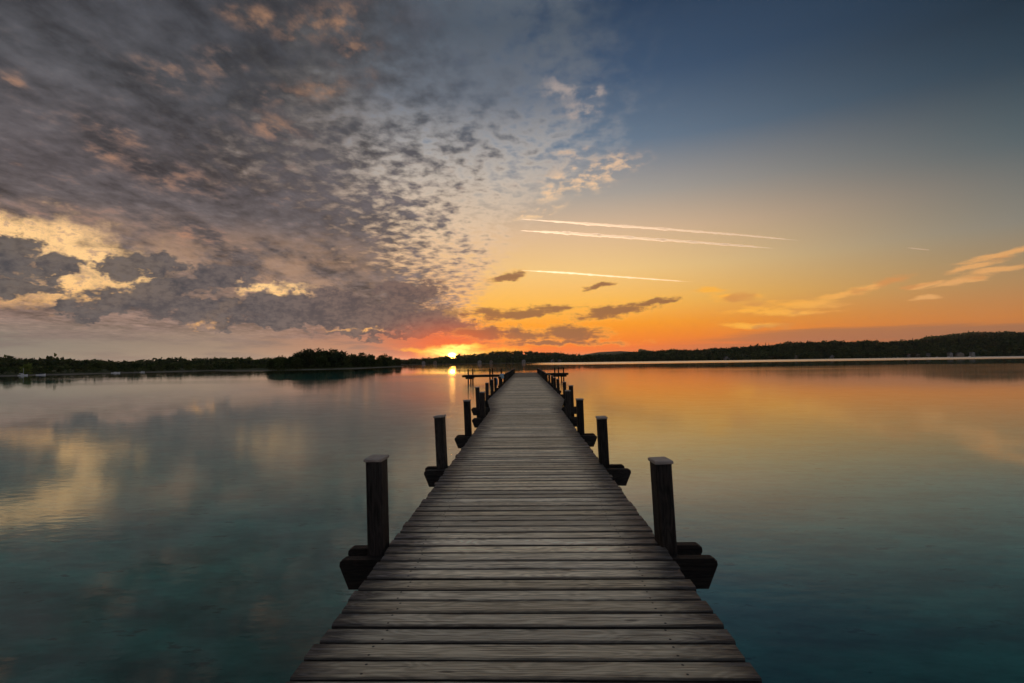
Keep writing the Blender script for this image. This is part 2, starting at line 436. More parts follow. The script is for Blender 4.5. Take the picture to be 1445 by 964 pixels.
def wood(name, light, dark, axis='x', ends=False, wear=1.0, spec=.35, rough=.6):
    """weathered timber: ring figure, fibre grain, checks, knots; tone differs from piece to piece"""
    m, g, out = material(name)
    tcn = g.new('ShaderNodeTexCoord')
    co = X(g, tcn.outputs['Object'])
    r = X(g, g.new('ShaderNodeObjectInfo').outputs['Random'])
    x, y, z = g.sep(co)
    if axis == 'z': x, y, z = z, x, y
    if axis == 'y': x, y, z = y, x, z
    ring = g.noise(g.vec(x * 1.5 + r * 57.0, y * 7.0 + r * 13.0, z * 7.0), 1.0, 2.0, .5, dim='3D')
    rings = g.m('SINE', ring * 95.0) * .5 + .5
    fib = g.noise(g.vec(x * 5.0 + r * 91.0, y * 150.0, z * 150.0), 1.0, 5.0, .65, dim='3D')
    pat = g.noise(g.vec(x * 3.0 + r * 31.0, y * 16.0, z * 16.0), 1.0, 6.0, .65, dim='3D')
    mid = g.noise(g.vec(x * 3.2 + r * 23.0, y * 62.0 + r * 5.0, z * 62.0), 1.0, 4.0, .65, dim='3D')
    grain = fib * .30 + mid * .40 + pat * .26 + rings * .09
    grain = g.ss(grain, .38, .66)
    # knots
    vo = g.new('ShaderNodeTexVoronoi', feature='F1', voronoi_dimensions='2D')
    g.put(vo.inputs['Vector'], g.vec(x * 2.2 + r * 71.0, y * 9.0 + r * 17.0 + fib * .12))
    vo.inputs['Scale'].default_value = 1.0
    kn = X(g, vo.outputs['Distance']); kc = X(g, vo.outputs['Color']).rgb2f()
    knot = g.ss(kn, .11, .03) * g.ss(kc, .66, .70)
    checks = g.ss(g.noise(g.vec(x * 1.6 + r * 41.0, y * 90.0, z * 90.0), 1.0, 3.0, .6, dim='3D'), .58, .63)
    tone = g.lerp(g.m('POWER', r, 1.3), 0.0, 1.0, .64, 1.42)
    col = g.mix(rgb(*dark), rgb(*light), grain)
    tint = g.m('FRACT', r * 7.31)
    col = g.mix(col, g.mix(col, rgb(1.10, 1.0, .84), 1.0, 'MULTIPLY'), tint * .7)
    col = g.vscale(col, tone)
    col = g.mix(col, rgb(*[c * .25 for c in dark]), (knot * .8 + checks * .75).min(1.0) * wear)
    if ends:
        # damp and algae-black towards the two ends of every board, ragged along the grain
        gx = (g.sep(X(g, tcn.outputs['Generated']))[0] - .5).abs() * 2.0
        e = gx + (pat - .5) * .75 + (mid - .5) * .35 + (r - .5) * .16
        stain = g.ss(e, .60, .98)
        col = g.mix(col, g.vscale(g.mix(rgb(.010, .010, .012), rgb(.10, .10, .11), g.ss(grain, .55, 1.0)), tone), stain * .95)
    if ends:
        # side faces below the top painted near-black: gap shade put into the colour
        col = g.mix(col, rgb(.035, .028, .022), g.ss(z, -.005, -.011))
    if ends:
        # weather-eaten long edges, ragged along the fibre
        eat = g.ss(y.abs() + (mid - .5) * .050 + (fib - .5) * .02, .043, .060)
        col = g.mix(col, rgb(.030, .025, .020), eat * .8)
        # screw heads, two to each bearer
        sy = y.abs() - .034
        sd_ = g.length(g.vec(x.abs() - .70 - (r - .5) * .05, sy + (tint - .5) * .016, 0))
        col = g.mix(col, rgb(.02, .018, .018), g.ss(sd_, .0075, .005))
    h = grain * .6 - checks * .8 - knot * .3
    principled(g, out, col, rough, spec, h, .005, .9)
    return m


def plain(name, col, rough=.7, spec=.2, var=.25, scale=6.0):
    m, g, out = material(name)
    co = X(g, g.new('ShaderNodeTexCoord').outputs['Object'])
    n = g.noise(co, scale, 5.0, .6, dim='3D')
    c = g.vscale(g.mix(rgb(*col), rgb(*col), 0.0), g.lerp(n, .25, .75, 1 - var, 1 + var))
    principled(g, out, c, rough, spec, n, .003, .4)
    return m


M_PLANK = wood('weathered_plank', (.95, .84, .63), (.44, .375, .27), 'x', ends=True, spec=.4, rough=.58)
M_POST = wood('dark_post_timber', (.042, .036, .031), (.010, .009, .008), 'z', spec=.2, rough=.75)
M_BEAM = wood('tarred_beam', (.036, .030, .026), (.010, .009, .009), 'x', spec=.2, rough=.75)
M_CAP = plain('weathered_cap', (.30, .26, .225), .6, .3, .3, 30)
M_ROPE = plain('rope', (.05, .045, .05), .8)

# ------------------------------------------------------------------ water and lake bed
def water_material():
    m, g, out = material('lake_water')
    co = X(g, g.new('ShaderNodeNewGeometry').outputs['Position'])
    x, y, z = g.sep(co)
    dist = g.m('SQRT', x * x + y * y)
    # ripples: long soft swell plus small wind ripple in drifting patches
    patch = g.ss(g.noise(g.mapping(co, scale=(.02, .05, 1)), 1.0, 3.0, .5), .46, .64)
    swell = g.noise(g.mapping(co, rot=(0, 0, .3), scale=(.35, .9, 1)), 1.0, 2.0, .5)
    rip = g.noise(g.mapping(co, rot=(0, 0, -.15), scale=(2.6, 6.0, 1)), 1.0, 3.0, .55)
    h = swell * .0035 + rip * (patch * .0022 + .0008)
    b = g.new('ShaderNodeBump'); g.put(b.inputs['Height'], h)
    b.inputs['Distance'].default_value = 1.0; b.inputs['Strength'].default_value = .55
    # wind-roughened water far out and over to the right; a calm lane between, calm water in the lee of the point
    wob = (g.noise(g.mapping(co, scale=(.003, .012, 1)), 1.0, 3.0) - .5) * 90.0
    yy = y + wob
    right = g.ss(x - y * .02, -20.0, 40.0)
    lane = g.ss(yy, 110.0, 135.0) * g.ss(yy, 330.0, 290.0)
    far = g.ss(yy, 330.0, 420.0) * right
    breeze = g.ss(yy, 12.0, 30.0) * g.ss(yy, 120.0, 90.0) * (1.0 - right) * g.ss(x + y * .22, -14.0, 2.0)
    windy = g.ss(yy, 30.0, 70.0) * right * (1.0 - lane) * (1.0 - far)
    gl = g.new('ShaderNodeBsdfGlossy'); gl.distribution = 'GGX'
    g.put(gl.inputs['Color'], rgb(.96, .97, .98))
    g.put(gl.inputs['Roughness'], .026 + patch * .02 + far * .22 + windy * .045 + breeze * .12)
    g.l.new(b.outputs[0], gl.inputs['Normal'])
    tr = g.new('ShaderNodeBsdfTransparent'); tr.inputs[0].default_value = rgb(.36, .90, .83)
    fr = g.new('ShaderNodeFresnel'); fr.inputs['IOR'].default_value = 1.72
    mx = g.new('ShaderNodeMixShader')
    g.l.new(fr.outputs[0], mx.inputs[0]); g.l.new(tr.outputs[0], mx.inputs[1]); g.l.new(gl.outputs[0], mx.inputs[2])
    g.l.new(mx.outputs[0], out.inputs[0])
    return m


def bed_material():
    m, g, out = material('lake_bed')
    co = X(g, g.new('ShaderNodeNewGeometry').outputs['Position'])
    a = g.noise(g.mapping(co, rot=(0, 0, .5), scale=(.35, .8, 1)), 1.0, 6.0, .6)
    b = g.noise(g.mapping(co, rot=(0, 0, .9), scale=(1.2, 3.2, 1)), 1.0, 6.0, .65)
    col = g.mix(rgb(.15, .195, .18), rgb(.29, .36, .335), g.ss(a * .5 + b * .5, .30, .70))
    col = g.mix(col, rgb(.08, .10, .09), g.ss(b, .60, .72) * .85)
    # bed darkened close in, paler farther out: the water's brightness painted in
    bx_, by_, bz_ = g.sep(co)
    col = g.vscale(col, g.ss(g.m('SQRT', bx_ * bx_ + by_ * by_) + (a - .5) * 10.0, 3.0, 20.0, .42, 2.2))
    principled(g, out, col, .9, .1)
    return m


big = MB().add([(-9000, -400, -1.7), (9000, -400, -1.7), (9000, 9000, -1.7), (-9000, 9000, -1.7)], [(0, 1, 2, 3)])
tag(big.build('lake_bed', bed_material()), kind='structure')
wat = MB().add([(-9000, -400, 0), (9000, -400, 0), (9000, 9000, 0), (-9000, 9000, 0)], [(0, 1, 2, 3)])
tag(wat.build('water', water_material()), kind='structure')

# ------------------------------------------------------------------ land round the lake
SHORE = [(-150, -380), (-160, -150), (-172, 60), (-175, 160), (-172, 203), (-165, 320), (-205, 500), (-340, 800), (-330, 1090),
         (-250, 1190), (-80, 1200), (90, 1115), (300, 1060), (500, 1036), (800, 1085), (1080, 1140), (1600, 1000), (2400, 500), (2700, -300)]
HILLS = [(-44, 1800, 24, 130, 220), (-215, 1690, 14, 150, 160), (110, 1900, 16, 110, 200), (370, 2450, 38, 200, 220), (560, 2400, 20, 160, 200),
         (330, 1300, 11, 130, 110), (520, 1280, 12, 130, 110), (700, 1330, 24, 140, 120), (900, 1360, 25, 150, 130), (1190, 1440, 43, 190, 180), (1500, 1500, 52, 220, 260),
         (-760, 640, 4, 160, 140), (-560, 760, 2, 120, 120), (-600, 980, 7, 160, 120)]


def hill_h(x, y):
    h = 0.0
    for cx, cy, hh, sx, sy in HILLS:
        h = h + hh * np.exp(-((x - cx) / sx) ** 2 - ((y - cy) / sy) ** 2)
    return h


def resample(poly, step):
    P = np.array(poly, float)
    # smooth by Catmull-Rom
    out = []
    for i in range(len(P) - 1):
        p0, p1, p2, p3 = P[max(i - 1, 0)], P[i], P[i + 1], P[min(i + 2, len(P) - 1)]
        n = max(2, int(np.linalg.norm(p2 - p1) / step))
        for k in range(n):
            t = k / n
            out.append(.5 * (2 * p1 + (p2 - p0) * t + (2 * p0 - 5 * p1 + 4 * p2 - p3) * t * t + (3 * p1 - p0 - 3 * p2 + p3) * t ** 3))
    out.append(P[-1])
    return np.array(out)


SH = resample(SHORE, 18.0)
SH[:, 0] += np.sin(SH[:, 1] / 23.0) * 1.5 + np.sin(SH[:, 1] / 9.0) * .6
TN = np.gradient(SH, axis=0); TN /= np.linalg.norm(TN, axis=1)[:, None]
NRM = np.stack([-TN[:, 1], TN[:, 0]], 1)         # the lake lies to the right of the line, land to the left
for _ in range(12): NRM[1:-1] = (NRM[:-2] + NRM[1:-1] * 2 + NRM[2:]) / 4
NRM /= np.linalg.norm(NRM, axis=1)[:, None]


def ground_z(x, y, d):
    return np.where(d < 0, d * .18, np.minimum(d * .10, .5) + np.clip(d - 5, 0, 300) * np.where(x < -120, .004, .012)) + hill_h(x, y) * np.clip(d / 60.0, 0, 1)


DS = np.array([-14, -6, -2, 0, 1.5, 4, 9, 18, 32, 55, 90, 140, 200, 280, 380, 520, 700, 950, 1300, 1800.0])
gv = []
for i in range(len(SH)):
    for dd in DS:
        p = SH[i] + NRM[i] * dd
        gv.append((p[0], p[1], float(ground_z(p[0], p[1], dd))))
nd_ = len(DS)
gf = [(i * nd_ + j, i * nd_ + j + 1, (i + 1) * nd_ + j + 1, (i + 1) * nd_ + j) for i in range(len(SH) - 1) for j in range(nd_ - 1)]


def land_material():
    m, g, out = material('shore_ground')
    co = X(g, g.new('ShaderNodeNewGeometry').outputs['Position'])
    z = g.sep(co)[2]
    n = g.noise(co, .05, 6.0, .6, dim='3D')
    col = g.mix(rgb(.022, .032, .014), rgb(.05, .062, .026), g.ss(n, .35, .65))
    col = g.mix(rgb(.16, .14, .11), col, g.ss(z + (n - .5) * .4, .12, .35))
    principled(g, out, col, .9, .1)
    return m


M_LAND = land_material()
land = MB().add(gv, gf).build('shore_terrain', M_LAND, smooth=True); tag(land, kind='structure')

# the low wooded point on the left
PT_W = [(-126, 236), (-112, 239), (-104, 250), (-97, 268), (-94, 283), (-95, 305), (-97, 335), (-100, 375), (-103, 415), (-106, 446)]
PT_E = [(-150, 246), (-152, 262), (-150, 285), (-146, 310), (-140, 345), (-132, 385), (-122, 420), (-112, 440)]
outline = resample(PT_W + [(-109, 449)] + PT_E[::-1] + [(-140, 238), (-126, 236)], 5.0)
cen = outline.mean(0)
mb = MB(); rings = []
for k, z in ((1.06, -1.0), (1.0, 0.02), (.97, .35), (.85, .8), (.5, 1.1), (.1, 1.2)):
    rings.append([(cen[0] + (p[0] - cen[0]) * (k if z > .3 else 1 + (k - 1) * 2), cen[1] + (p[1] - cen[1]) * k, z) for p in outline[:-1]])
mb.loft(rings)
tag(mb.build('wooded_point_ground', M_LAND, smooth=True), kind='structure')

# ------------------------------------------------------------------ trees
def leaf_material():
    m, g, out = material('foliage')
    at = g.new('ShaderNodeAttribute'); at.attribute_name = 'tint'
    c = X(g, at.outputs['Color'])
    df = g.new('ShaderNodeBsdfDiffuse'); g.put(df.inputs[0], c)
    tl = g.new('ShaderNodeBsdfTranslucent'); g.put(tl.inputs[0], c)
    mx = g.new('ShaderNodeMixShader'); mx.inputs[0].default_value = .3
    g.l.new(df.outputs[0], mx.inputs[1]); g.l.new(tl.outputs[0], mx.inputs[2]); g.l.new(mx.outputs[0], out.inputs[0])
    return m


M_LEAF = leaf_material()
M_BARK = plain('bark', (.05, .042, .035), .9, .1)


def cards(centres, size, rg):
    """randomly turned leaf-spray quads, as triangles"""
    n = len(centres)
    a = rg.normal(size=(n, 3)); a /= np.linalg.norm(a, axis=1)[:, None]
    b = rg.normal(size=(n, 3)); b -= a * (a * b).sum(1)[:, None]; b /= np.linalg.norm(b, axis=1)[:, None]
    s = size * rg.uniform(.6, 1.3, (n, 1))
    V = np.stack([centres - a * s - b * s * .6, centres + a * s - b * s * .6 * rg.uniform(.2, 1, (n, 1)), centres + a * s * .8 + b * s * .6, centres - a * s * .5 + b * s * .7], 1).reshape(-1, 3)
    i = np.arange(n)[:, None] * 4
    F = np.concatenate([i + [0, 1, 2], i + [0, 2, 3]], 0)
    return V, F


def broadleaf(rg, n, size, lobes=7, squat=1.0):
    """crown of unit height on a unit tree, base at z=0"""
    cs = []
    for k in range(lobes):
        t = rg.uniform(0, 1); ang = rg.uniform(0, 2 * np.pi); rr = rg.uniform(.05, .30) * (1.1 - t * .6)
        cs.append((math.cos(ang) * rr, math.sin(ang) * rr, .30 + .52 * t, rg.uniform(.13, .23)))
    P = []
    w = np.array([c[3] ** 2 for c in cs]); w /= w.sum()
    for k in rg.choice(len(cs), n, p=w):
        d = rg.normal(size=3); d /= np.linalg.norm(d)
        P.append(np.array(cs[k][:3]) + d * cs[k][3] * rg.uniform(.45, 1.08) * np.array([1.15 * squat, 1.15 * squat, .9]))
    V, F = cards(np.array(P), size, rg)
    # skirts of low foliage
    m = n // 5
    ang = rg.uniform(0, 2 * np.pi, m); rr = np.sqrt(rg.uniform(0, 1, m)) * .3 * squat
    V2, F2 = cards(np.stack([np.cos(ang) * rr, np.sin(ang) * rr, rg.uniform(.02, .35, m)], 1), size, rg)
    return np.concatenate([V, V2]), np.concatenate([F, F2 + len(V)])


def conifer(rg, n, size):
    t = rg.uniform(0, 1, n) ** .8
    ang = rg.uniform(0, 2 * np.pi, n)
    lay = .75 + .25 * np.cos(t * 40)
    rr = (1 - t) * .20 * lay * rg.uniform(.4, 1.05, n) + .008
    P = np.stack([np.cos(ang) * rr, np.sin(ang) * rr, .06 + t * .92 - rr * .25], 1)
    V, F = cards(P, size, rg)
    k = rg.uniform(.5, 1, (n, 1, 1))
    V = V.reshape(n, 4, 3); c = V.mean(1, keepdims=True); V = c + (V - c) * (1.15 - t[:, None, None] * .7)
    return V.reshape(-1, 3), F


def np_mesh(name, V, F, T, mat):
    """triangle mesh from arrays with a per-vertex tint"""
    me = bpy.data.meshes.new(name)
    me.vertices.add(len(V)); me.vertices.foreach_set('co', V.astype(np.float32).ravel())
    me.loops.add(F.size); me.loops.foreach_set('vertex_index', F.astype(np.int32).ravel())
    me.polygons.add(len(F)); me.polygons.foreach_set('loop_start', np.arange(0, F.size, 3, dtype=np.int32))
    me.update(calc_edges=True); me.validate()
    at = me.attributes.new('tint', 'FLOAT_COLOR', 'POINT')
    at.data.foreach_set('color', np.concatenate([T, np.ones((len(T), 1))], 1).astype(np.float32).ravel())
    me.materials.append(mat)
    return me


BL = [broadleaf(npr, 46, .085, 7, npr.uniform(.9, 1.3)) for _ in range(7)]
CO = [conifer(npr, 46, .06) for _ in range(4)]
BF = [broadleaf(npr, 20, .13, 5, npr.uniform(1.1, 1.4)) for _ in range(6)]
CF = [conifer(npr, 22, .09) for _ in range(3)]
GREEN = [(.060, .080, .030), (.080, .100, .036), (.052, .074, .034), (.092, .110, .042), (.068, .078, .038)]
DARKG = [(.026, .044, .028), (.034, .050, .032), (.022, .038, .028)]


def forest(name, label, pts, mat=M_LEAF, far=False):
    bl, cn = (BF, CF) if far else (BL, CO)
    """pts: list of (x, y, z, height, conifer?) -> one mesh"""
    Vs, Fs, Ts, o = [], [], [], 0
    for (x, y, z, h, c) in pts:
        V, F = (cn if c else bl)[npr.integers(len(cn if c else bl))]
        a = npr.uniform(0, 6.28); ca, sa = math.cos(a), math.sin(a)
        h = h * (1 + .22 * math.sin(x * .045 + y * .013) * math.sin(x * .017 - y * .029 + 1)) * (1.25 if npr.uniform() < .05 else 1)
        k = h * npr.uniform(1.0, 1.5)
        W = np.stack([(V[:, 0] * ca - V[:, 1] * sa) * k, (V[:, 0] * sa + V[:, 1] * ca) * k, V[:, 2] * h], 1) + (x, y, z - .1 * h)
        Vs.append(W); Fs.append(F + o); o += len(V)
        base = np.array((DARKG if c else GREEN)[npr.integers(3 if c else 5)]) * npr.uniform(.75, 1.3)
        Ts.append(np.repeat(base[None], len(V), 0) * npr.uniform(.8, 1.2, (len(V), 1)))
    me = np_mesh(name, np.concatenate(Vs), np.concatenate(Fs), np.concatenate(Ts), mat)
    return tag(link(name, me), label, 'forest', kind='stuff')


HOUSES = [  # x, y, z, width, depth, wall height, turn, wall, roof, label
    (413, 1068, 1.4, 11, 8, 3.4, .1, 'w', 'd', 'white house with wide dark roof standing alone at the start of the long wooded shore'),
    (558, 1075, 1.6, 9, 7, 4.2, -.4, 'c', 'r', 'small cream house half hidden in trees beside the long low white house'),
    (634, 1082, 1.6, 12, 7, 3.0, .2, 'w', 'd', 'long low white house on the wooded shore with grey roof'),
    (817, 1118, 2.0, 9, 7, 3.6, .3, 'w', 'r', 'white lakeside house, first of the close row of three'),
    (839, 1122, 2.2, 8, 7, 3.6, -.2, 'c', 'd', 'cream lakeside house in the middle of the close row of three'),
    (864, 1124, 2.4, 8, 7, 4.0, .5, 'w', 'd', 'white lakeside house with steep gable, last of the close row of three'),
    (914, 1130, 3.0, 7, 7, 5.0, .2, 'w', 'd', 'tall narrow white house at the water beyond the row of three'),
    (940, 1136, 3.0, 12, 8, 3.8, -.3, 'c', 'd', 'broad cream house with low wide roof between two tall white ones'),
    (966, 1136, 3.0, 6.5, 7, 5.6, .1, 'w', 'd', 'tallest white house by the shore under the high wooded hill'),
    (-246, 1222, 2.4, 8, 6, 3.4, .2, 'w', 'r', 'pale village house with red roof near the setting sun'),
    (-220, 1230, 2.4, 7, 6, 3.4, -.2, 'c', 'r', 'cream village house just below the sun'),
    (-112, 1226, 2.4, 8, 6, 3.6, .3, 'w', 'd', 'pale house on the far shore under the rounded hill'),
    (-84, 1232, 2.4, 7, 6, 3.4, -.3, 'c', 'r', 'small cream house beside the pale one under the rounded hill'),
    (-6, 1205, 2.4, 8, 7, 3.6, .1, 'w', 'd', 'wide pale house on the far shore straight beyond the jetty'),
    (60, 1170, 2.2, 7, 6, 3.4, -.2, 'w', 'r', 'pale far house with red roof beside a narrow cream one'),
    (76, 1166, 2.2, 6, 6, 3.4, .4, 'c', 'd', 'narrow cream far house beside the red roofed one'),
]


def open_view(x, y, pad=0.5):
    """gardens: no tree right between a house and the lake"""
    for hx, hy, hz, w, *_ in HOUSES:
        if y < hy + 5 and abs(x - hx * y / hy) < w * .5 + pad and y > hy - 50: return True
    return False


def shore_points(i0, i1, dmin, dmax, n, hmin, hmax, pc, power=1.0):
    r = []
    for _ in range(n):
        i = npr.uniform(i0, i1); k = int(i); fr_ = i - k
        p = SH[k] * (1 - fr_) + SH[k + 1] * fr_; nn = NRM[k] * (1 - fr_) + NRM[k + 1] * fr_
        d = dmin + (dmax - dmin) * npr.uniform(0, 1) ** power
        x, y = p + nn * d
        if open_view(x, y): continue
        r.append((x, y, float(ground_z(x, y, d)), npr.uniform(hmin, hmax), npr.uniform() < pc))
    return r


def idx(x, y): return int(np.argmin(np.hypot(SH[:, 0] - x, SH[:, 1] - y)))


i_l0, i_l1 = idx(-172, 40), idx(-165, 320)
i_m, i_c0, i_c1 = idx(-205, 500), idx(-340, 900), idx(90, 1115)
i_r1 = idx(1290, 1100)
forest('shore_forest', 'dark mixed forest covering the long rising shore with white houses', shore_points(i_c1, i_r1, 6, 30, 500, 8, 13, .1) + shore_points(i_c1, i_r1, 20, 360, 6500, 9, 14, .15), far=True)
forest('hill_forest', 'hazy woods on the low hills behind the far shore', shore_points(i_c0, i_c1, 5, 60, 260, 6, 12, .2) + shore_points(i_c0, i_c1, 60, 900, 6500, 9, 14, .12)
       + shore_points(i_c1, idx(400, 1060), 360, 1500, 3500, 9, 14, .12), far=True)
forest('shore_thicket', 'low green bushes lining the shore of the small rowing boats', shore_points(i_l0, i_m - 2, 1.5, 14, 300, 1.8, 3.6, 0) + shore_points(i_l0, i_m - 2, 12, 60, 260, 2.6, 4.4, .05))
SKYL = [(-60, 1.1), (-46.6, 1.0), (-44.5, .95), (-42.6, .92), (-41.0, .85), (-40, .7), (-38.8, .5), (-37.8, .45), (-36, .62), (-34.6, .52), (-32, .6), (-30.5, .74), (-28, .72), (-25, .74), (-10, .6)]


def skyline(pts):
    r = []
    for (x, y, z, h, c) in pts:
        R2 = math.hypot(x, y); el = np.interp(math.degrees(math.atan2(x, y)), [p[0] for p in SKYL], [p[1] for p in SKYL])
        r.append((x, y, z, max(3.5, min(h * 1.15, (math.tan(rad(el)) * R2 + 2.2 - z) * npr.uniform(.86, 1.0))), c))
    return r


forest('conifer_forest', 'dark conifer forest on the rise behind the shore thicket', skyline(shore_points(i_l0, i_m, 430, 640, 2200, 10, 14.5, .6) + shore_points(i_m, i_c0, 20, 520, 2200, 9, 13, .3)), far=True)

# single trees
def tree(name, label, x, y, z, h, rg, n, squat=1.0, tint=(.034, .044, .017), group=None, con=False, size=.05):
    t = thing(name, label, 'tree', (x, y, z), 0, group)
    V, F = conifer(rg, n, size * .8) if con else broadleaf(rg, n, size, 10, squat)
    k = h * squat if con else h
    V = V * np.array([k, k, h])
    T = np.repeat(np.array(tint)[None], len(V), 0) * np.repeat(rg.uniform(.7, 1.3, (len(V) // 4, 1)), 4, 0)
    link('crown', np_mesh('crown', V, F, T, M_LEAF), t)
    m = MB(); lean = rg.uniform(-.04, .04)
    m.tube([(0, 0, -.2), (lean * h * .3, 0, h * .3), (lean * h, lean * h * .5, h * (.9 if con else .68))], [h * .03, h * .022, h * .006], 6)
    if not con:
        for q in range(4):
            a = q * 1.57 + rg.uniform(0, 1); zz = h * rg.uniform(.25, .45)
            m.tube([(0, 0, zz), (math.cos(a) * h * .12, math.sin(a) * h * .12, zz + h * .15), (math.cos(a) * h * .2, math.sin(a) * h * .2, zz + h * .3)], [h * .013, h * .009, h * .003], 5)
    m.build('trunk', M_BARK, t)
    return t


rg = np.random.default_rng(5)
prof = [(-27.0, 5.0), (-26.3, 5.6), (-25.2, 6.6), (-24.4, 7.6), (-23.6, 9.0), (-22.6, 9.2), (-21.6, 8.6), (-20.6, 8.8), (-19.6, 8.0), (-18.6, 7.8), (-17.6, 7.4), (-16.6, 7.2), (-15.8, 7.2), (-15.0, 6.2), (-14.4, 5.2)]
shr = [(-27.5, 268), (-26, 264), (-24.3, 266), (-21, 280), (-18.7, 300), (-17, 330), (-15.7, 368), (-14.4, 420), (-13.5, 450)]
ROWLAB = ['smaller leafy tree at the reedy water edge of the wooded point', 'leafy tree in the middle of the wood on the low point', 'taller leafy tree at the back of the wood on the low point']
ROWGRP = ['front trees of the wooded point', 'middle trees of the wooded point', 'back trees of the wooded point']
special = {4: 'domed broad willow, highest crown of the wooded point', 0: 'small outermost tree at the wide end of the wooded point'}
for row, (off, sc_) in enumerate(((8, .72), (15, .9), (24, 1.05))):
    for i, (az, h) in enumerate(prof):
        az2 = az + rg.uniform(-.35, .35) + row * .3
        R_ = np.interp(az2, [s_[0] for s_ in shr], [s_[1] for s_ in shr]) + off + rg.uniform(-3, 4)
        hh = h * 1.18 * sc_ * rg.uniform(.85, 1.06)
        lab = special.get(i) if row == 2 else None
        tree('broadleaf_tree', lab or ROWLAB[row], math.sin(rad(az2)) * R_, math.cos(rad(az2)) * R_, .7, hh, rg, 520,
             1.6 if i in (3, 4, 5) else rg.uniform(1.15, 1.5), tuple(np.array(GREEN[i % 5]) * rg.uniform(.7, 1.05)), None if lab else ROWGRP[row])
forest('point_underwood', 'low bushes filling the foot of the wooded point', [(math.sin(rad(a)) * r_, math.cos(rad(a)) * r_, .5, npr.uniform(1.6, 3.4), False)
       for a in np.linspace(-27.2, -14.2, 130) for r_ in [np.interp(a, [s_[0] for s_ in shr], [s_[1] for s_ in shr]) + npr.uniform(3, 26)]])

tree('willow_tree', 'pale yellow-green willow bush bright among the dark shore thicket', -178.5, 178, .3, 4.2, rg, 700, 1.45, (.20, .25, .06), size=.045)
tree('conifer_tree', 'lone tall conifer rising above the ridge behind the three houses', 800, 1235, float(ground_z(800, 1235, 140)) + 4, 22, rg, 300, .8, DARKG[0], con=True)
for k, (x, y) in enumerate([(985, 1330), (1042, 1340), (1100, 1330)]):
    tree('conifer_tree', 'pointed conifer standing proud on the highest wooded ridge', x, y, float(ground_z(x, y, 200)) + 4, 17 + 2 * (k % 2), rg, 260, .9, DARKG[k], 'conifers on the highest ridge', con=True)
for k, (x, y) in enumerate([(578, 1250), (586, 1252)]):
    tree('conifer_tree', 'pointed conifer, one of a close pair above the forest middle', x, y, float(ground_z(x, y, 200)) + 3, 19 - 3 * k, rg, 260, .9, DARKG[k], 'pair of conifers on the ridge', con=True)

# reeds along the low tip of the point
rv, n_r = [], 5200
az = rg.uniform(-27, -13.2, n_r); R_ = np.interp(az, [s_[0] for s_ in shr], [s_[1] for s_ in shr]) + rg.uniform(-1.5, 4, n_r)
bx, by = np.sin(np.radians(az)) * R_, np.cos(np.radians(az)) * R_
hh = rg.uniform(.5, 1.25, n_r); dxr = rg.normal(0, .12, n_r); a_ = rg.uniform(0, 3.14, n_r)
wv = .035
V = np.stack([np.stack([bx - np.cos(a_) * wv, by - np.sin(a_) * wv, np.full(n_r, -.2)], 1), np.stack([bx + np.cos(a_) * wv, by + np.sin(a_) * wv, np.full(n_r, -.2)], 1), np.stack([bx + dxr, by, hh], 1)], 1).reshape(-1, 3)
T = np.repeat(np.array([(.075, .080, .030)]) * rg.uniform(.6, 1.3, (n_r, 1)), 3, 0)
tag(link('reeds', np_mesh('reeds', V, np.arange(n_r * 3).reshape(-1, 3), T, M_LEAF)), 'fringe of olive reeds along the water of the wooded point', 'reeds', kind='stuff')

# ------------------------------------------------------------------ houses and boats on the shores
M_WALL = {'w': plain('white_render', (.34, .32, .295), .8, .2, .08), 'c': plain('cream_render', (.27, .235, .185), .8, .2, .08)}
M_ROOF = {'d': plain('dark_roof', (.10, .09, .085), .8, .2, .2), 'r': plain('red_roof', (.22, .085, .05), .8, .2, .2)}
M_GLASS = plain('window_glass', (.02, .025, .03), .15, .5, .1)
M_DOOR = plain('door_timber', (.10, .06, .035), .6)
for (x, y, z, w, d, h, rot, wc, rc, lab) in HOUSES:
    t = thing('house', lab, 'house', (x, y, z), rot)
    rh = w * .26
    m = MB(); hw, hd = w / 2, d / 2
    m.loft([[(-hw, yy, -2), (hw, yy, -2), (hw, yy, h), (0, yy, h + rh), (-hw, yy, h)] for yy in (-hd, hd)])
    m.build('wall', M_WALL[wc], t)
    m = MB(); o_, th = .6, .25
    sl = rh / hw
    for s_ in (-1, 1):
        m.loft([[(0, yy, h + rh + .04), (s_ * (hw + o_), yy, h - o_ * sl + .04), (s_ * (hw + o_), yy, h - o_ * sl + .04 + th), (0, yy, h + rh + .04 + th)] for yy in (-hd - o_, hd + o_)])
    rf = m.build('roof', M_ROOF[rc], t)
    MB().box(hw * .35, hw * .35 + .7, .5, 1.2, h + rh * .4, h + rh + .9).build('chimney', M_WALL['c'], rf)
    nst = 2 if h > 4.3 else 1
    for fl in range(nst):
        for q in (-.55, 0, .55):
            if fl == 0 and q == 0: continue
            zc = .9 + fl * 2.5
            f = MB().box(q * hw - .62, q * hw + .62, -hd - .06, -hd + .05, zc, zc + 1.3).build('window', M_WALL['w'], t)
            MB().box(q * hw - .5, q * hw + .5, -hd - .10, -hd - .062, zc + .12, zc + 1.18).build('pane', M_GLASS, f)
    MB().box(-.5, .5, -hd - .08, -hd + .05, 0, 2.1).build('door', M_DOOR, t)

M_HULL = plain('white_hull', (.75, .75, .73), .35, .5, .05)
M_SPAR = plain('mast_alloy', (.5, .5, .5), .4, .5, .05)
M_BLUEC = plain('blue_cover', (.03, .06, .16), .7, .2, .1)
M_ORNGC = plain('orange_cover', (.55, .22, .05), .7, .2, .1)


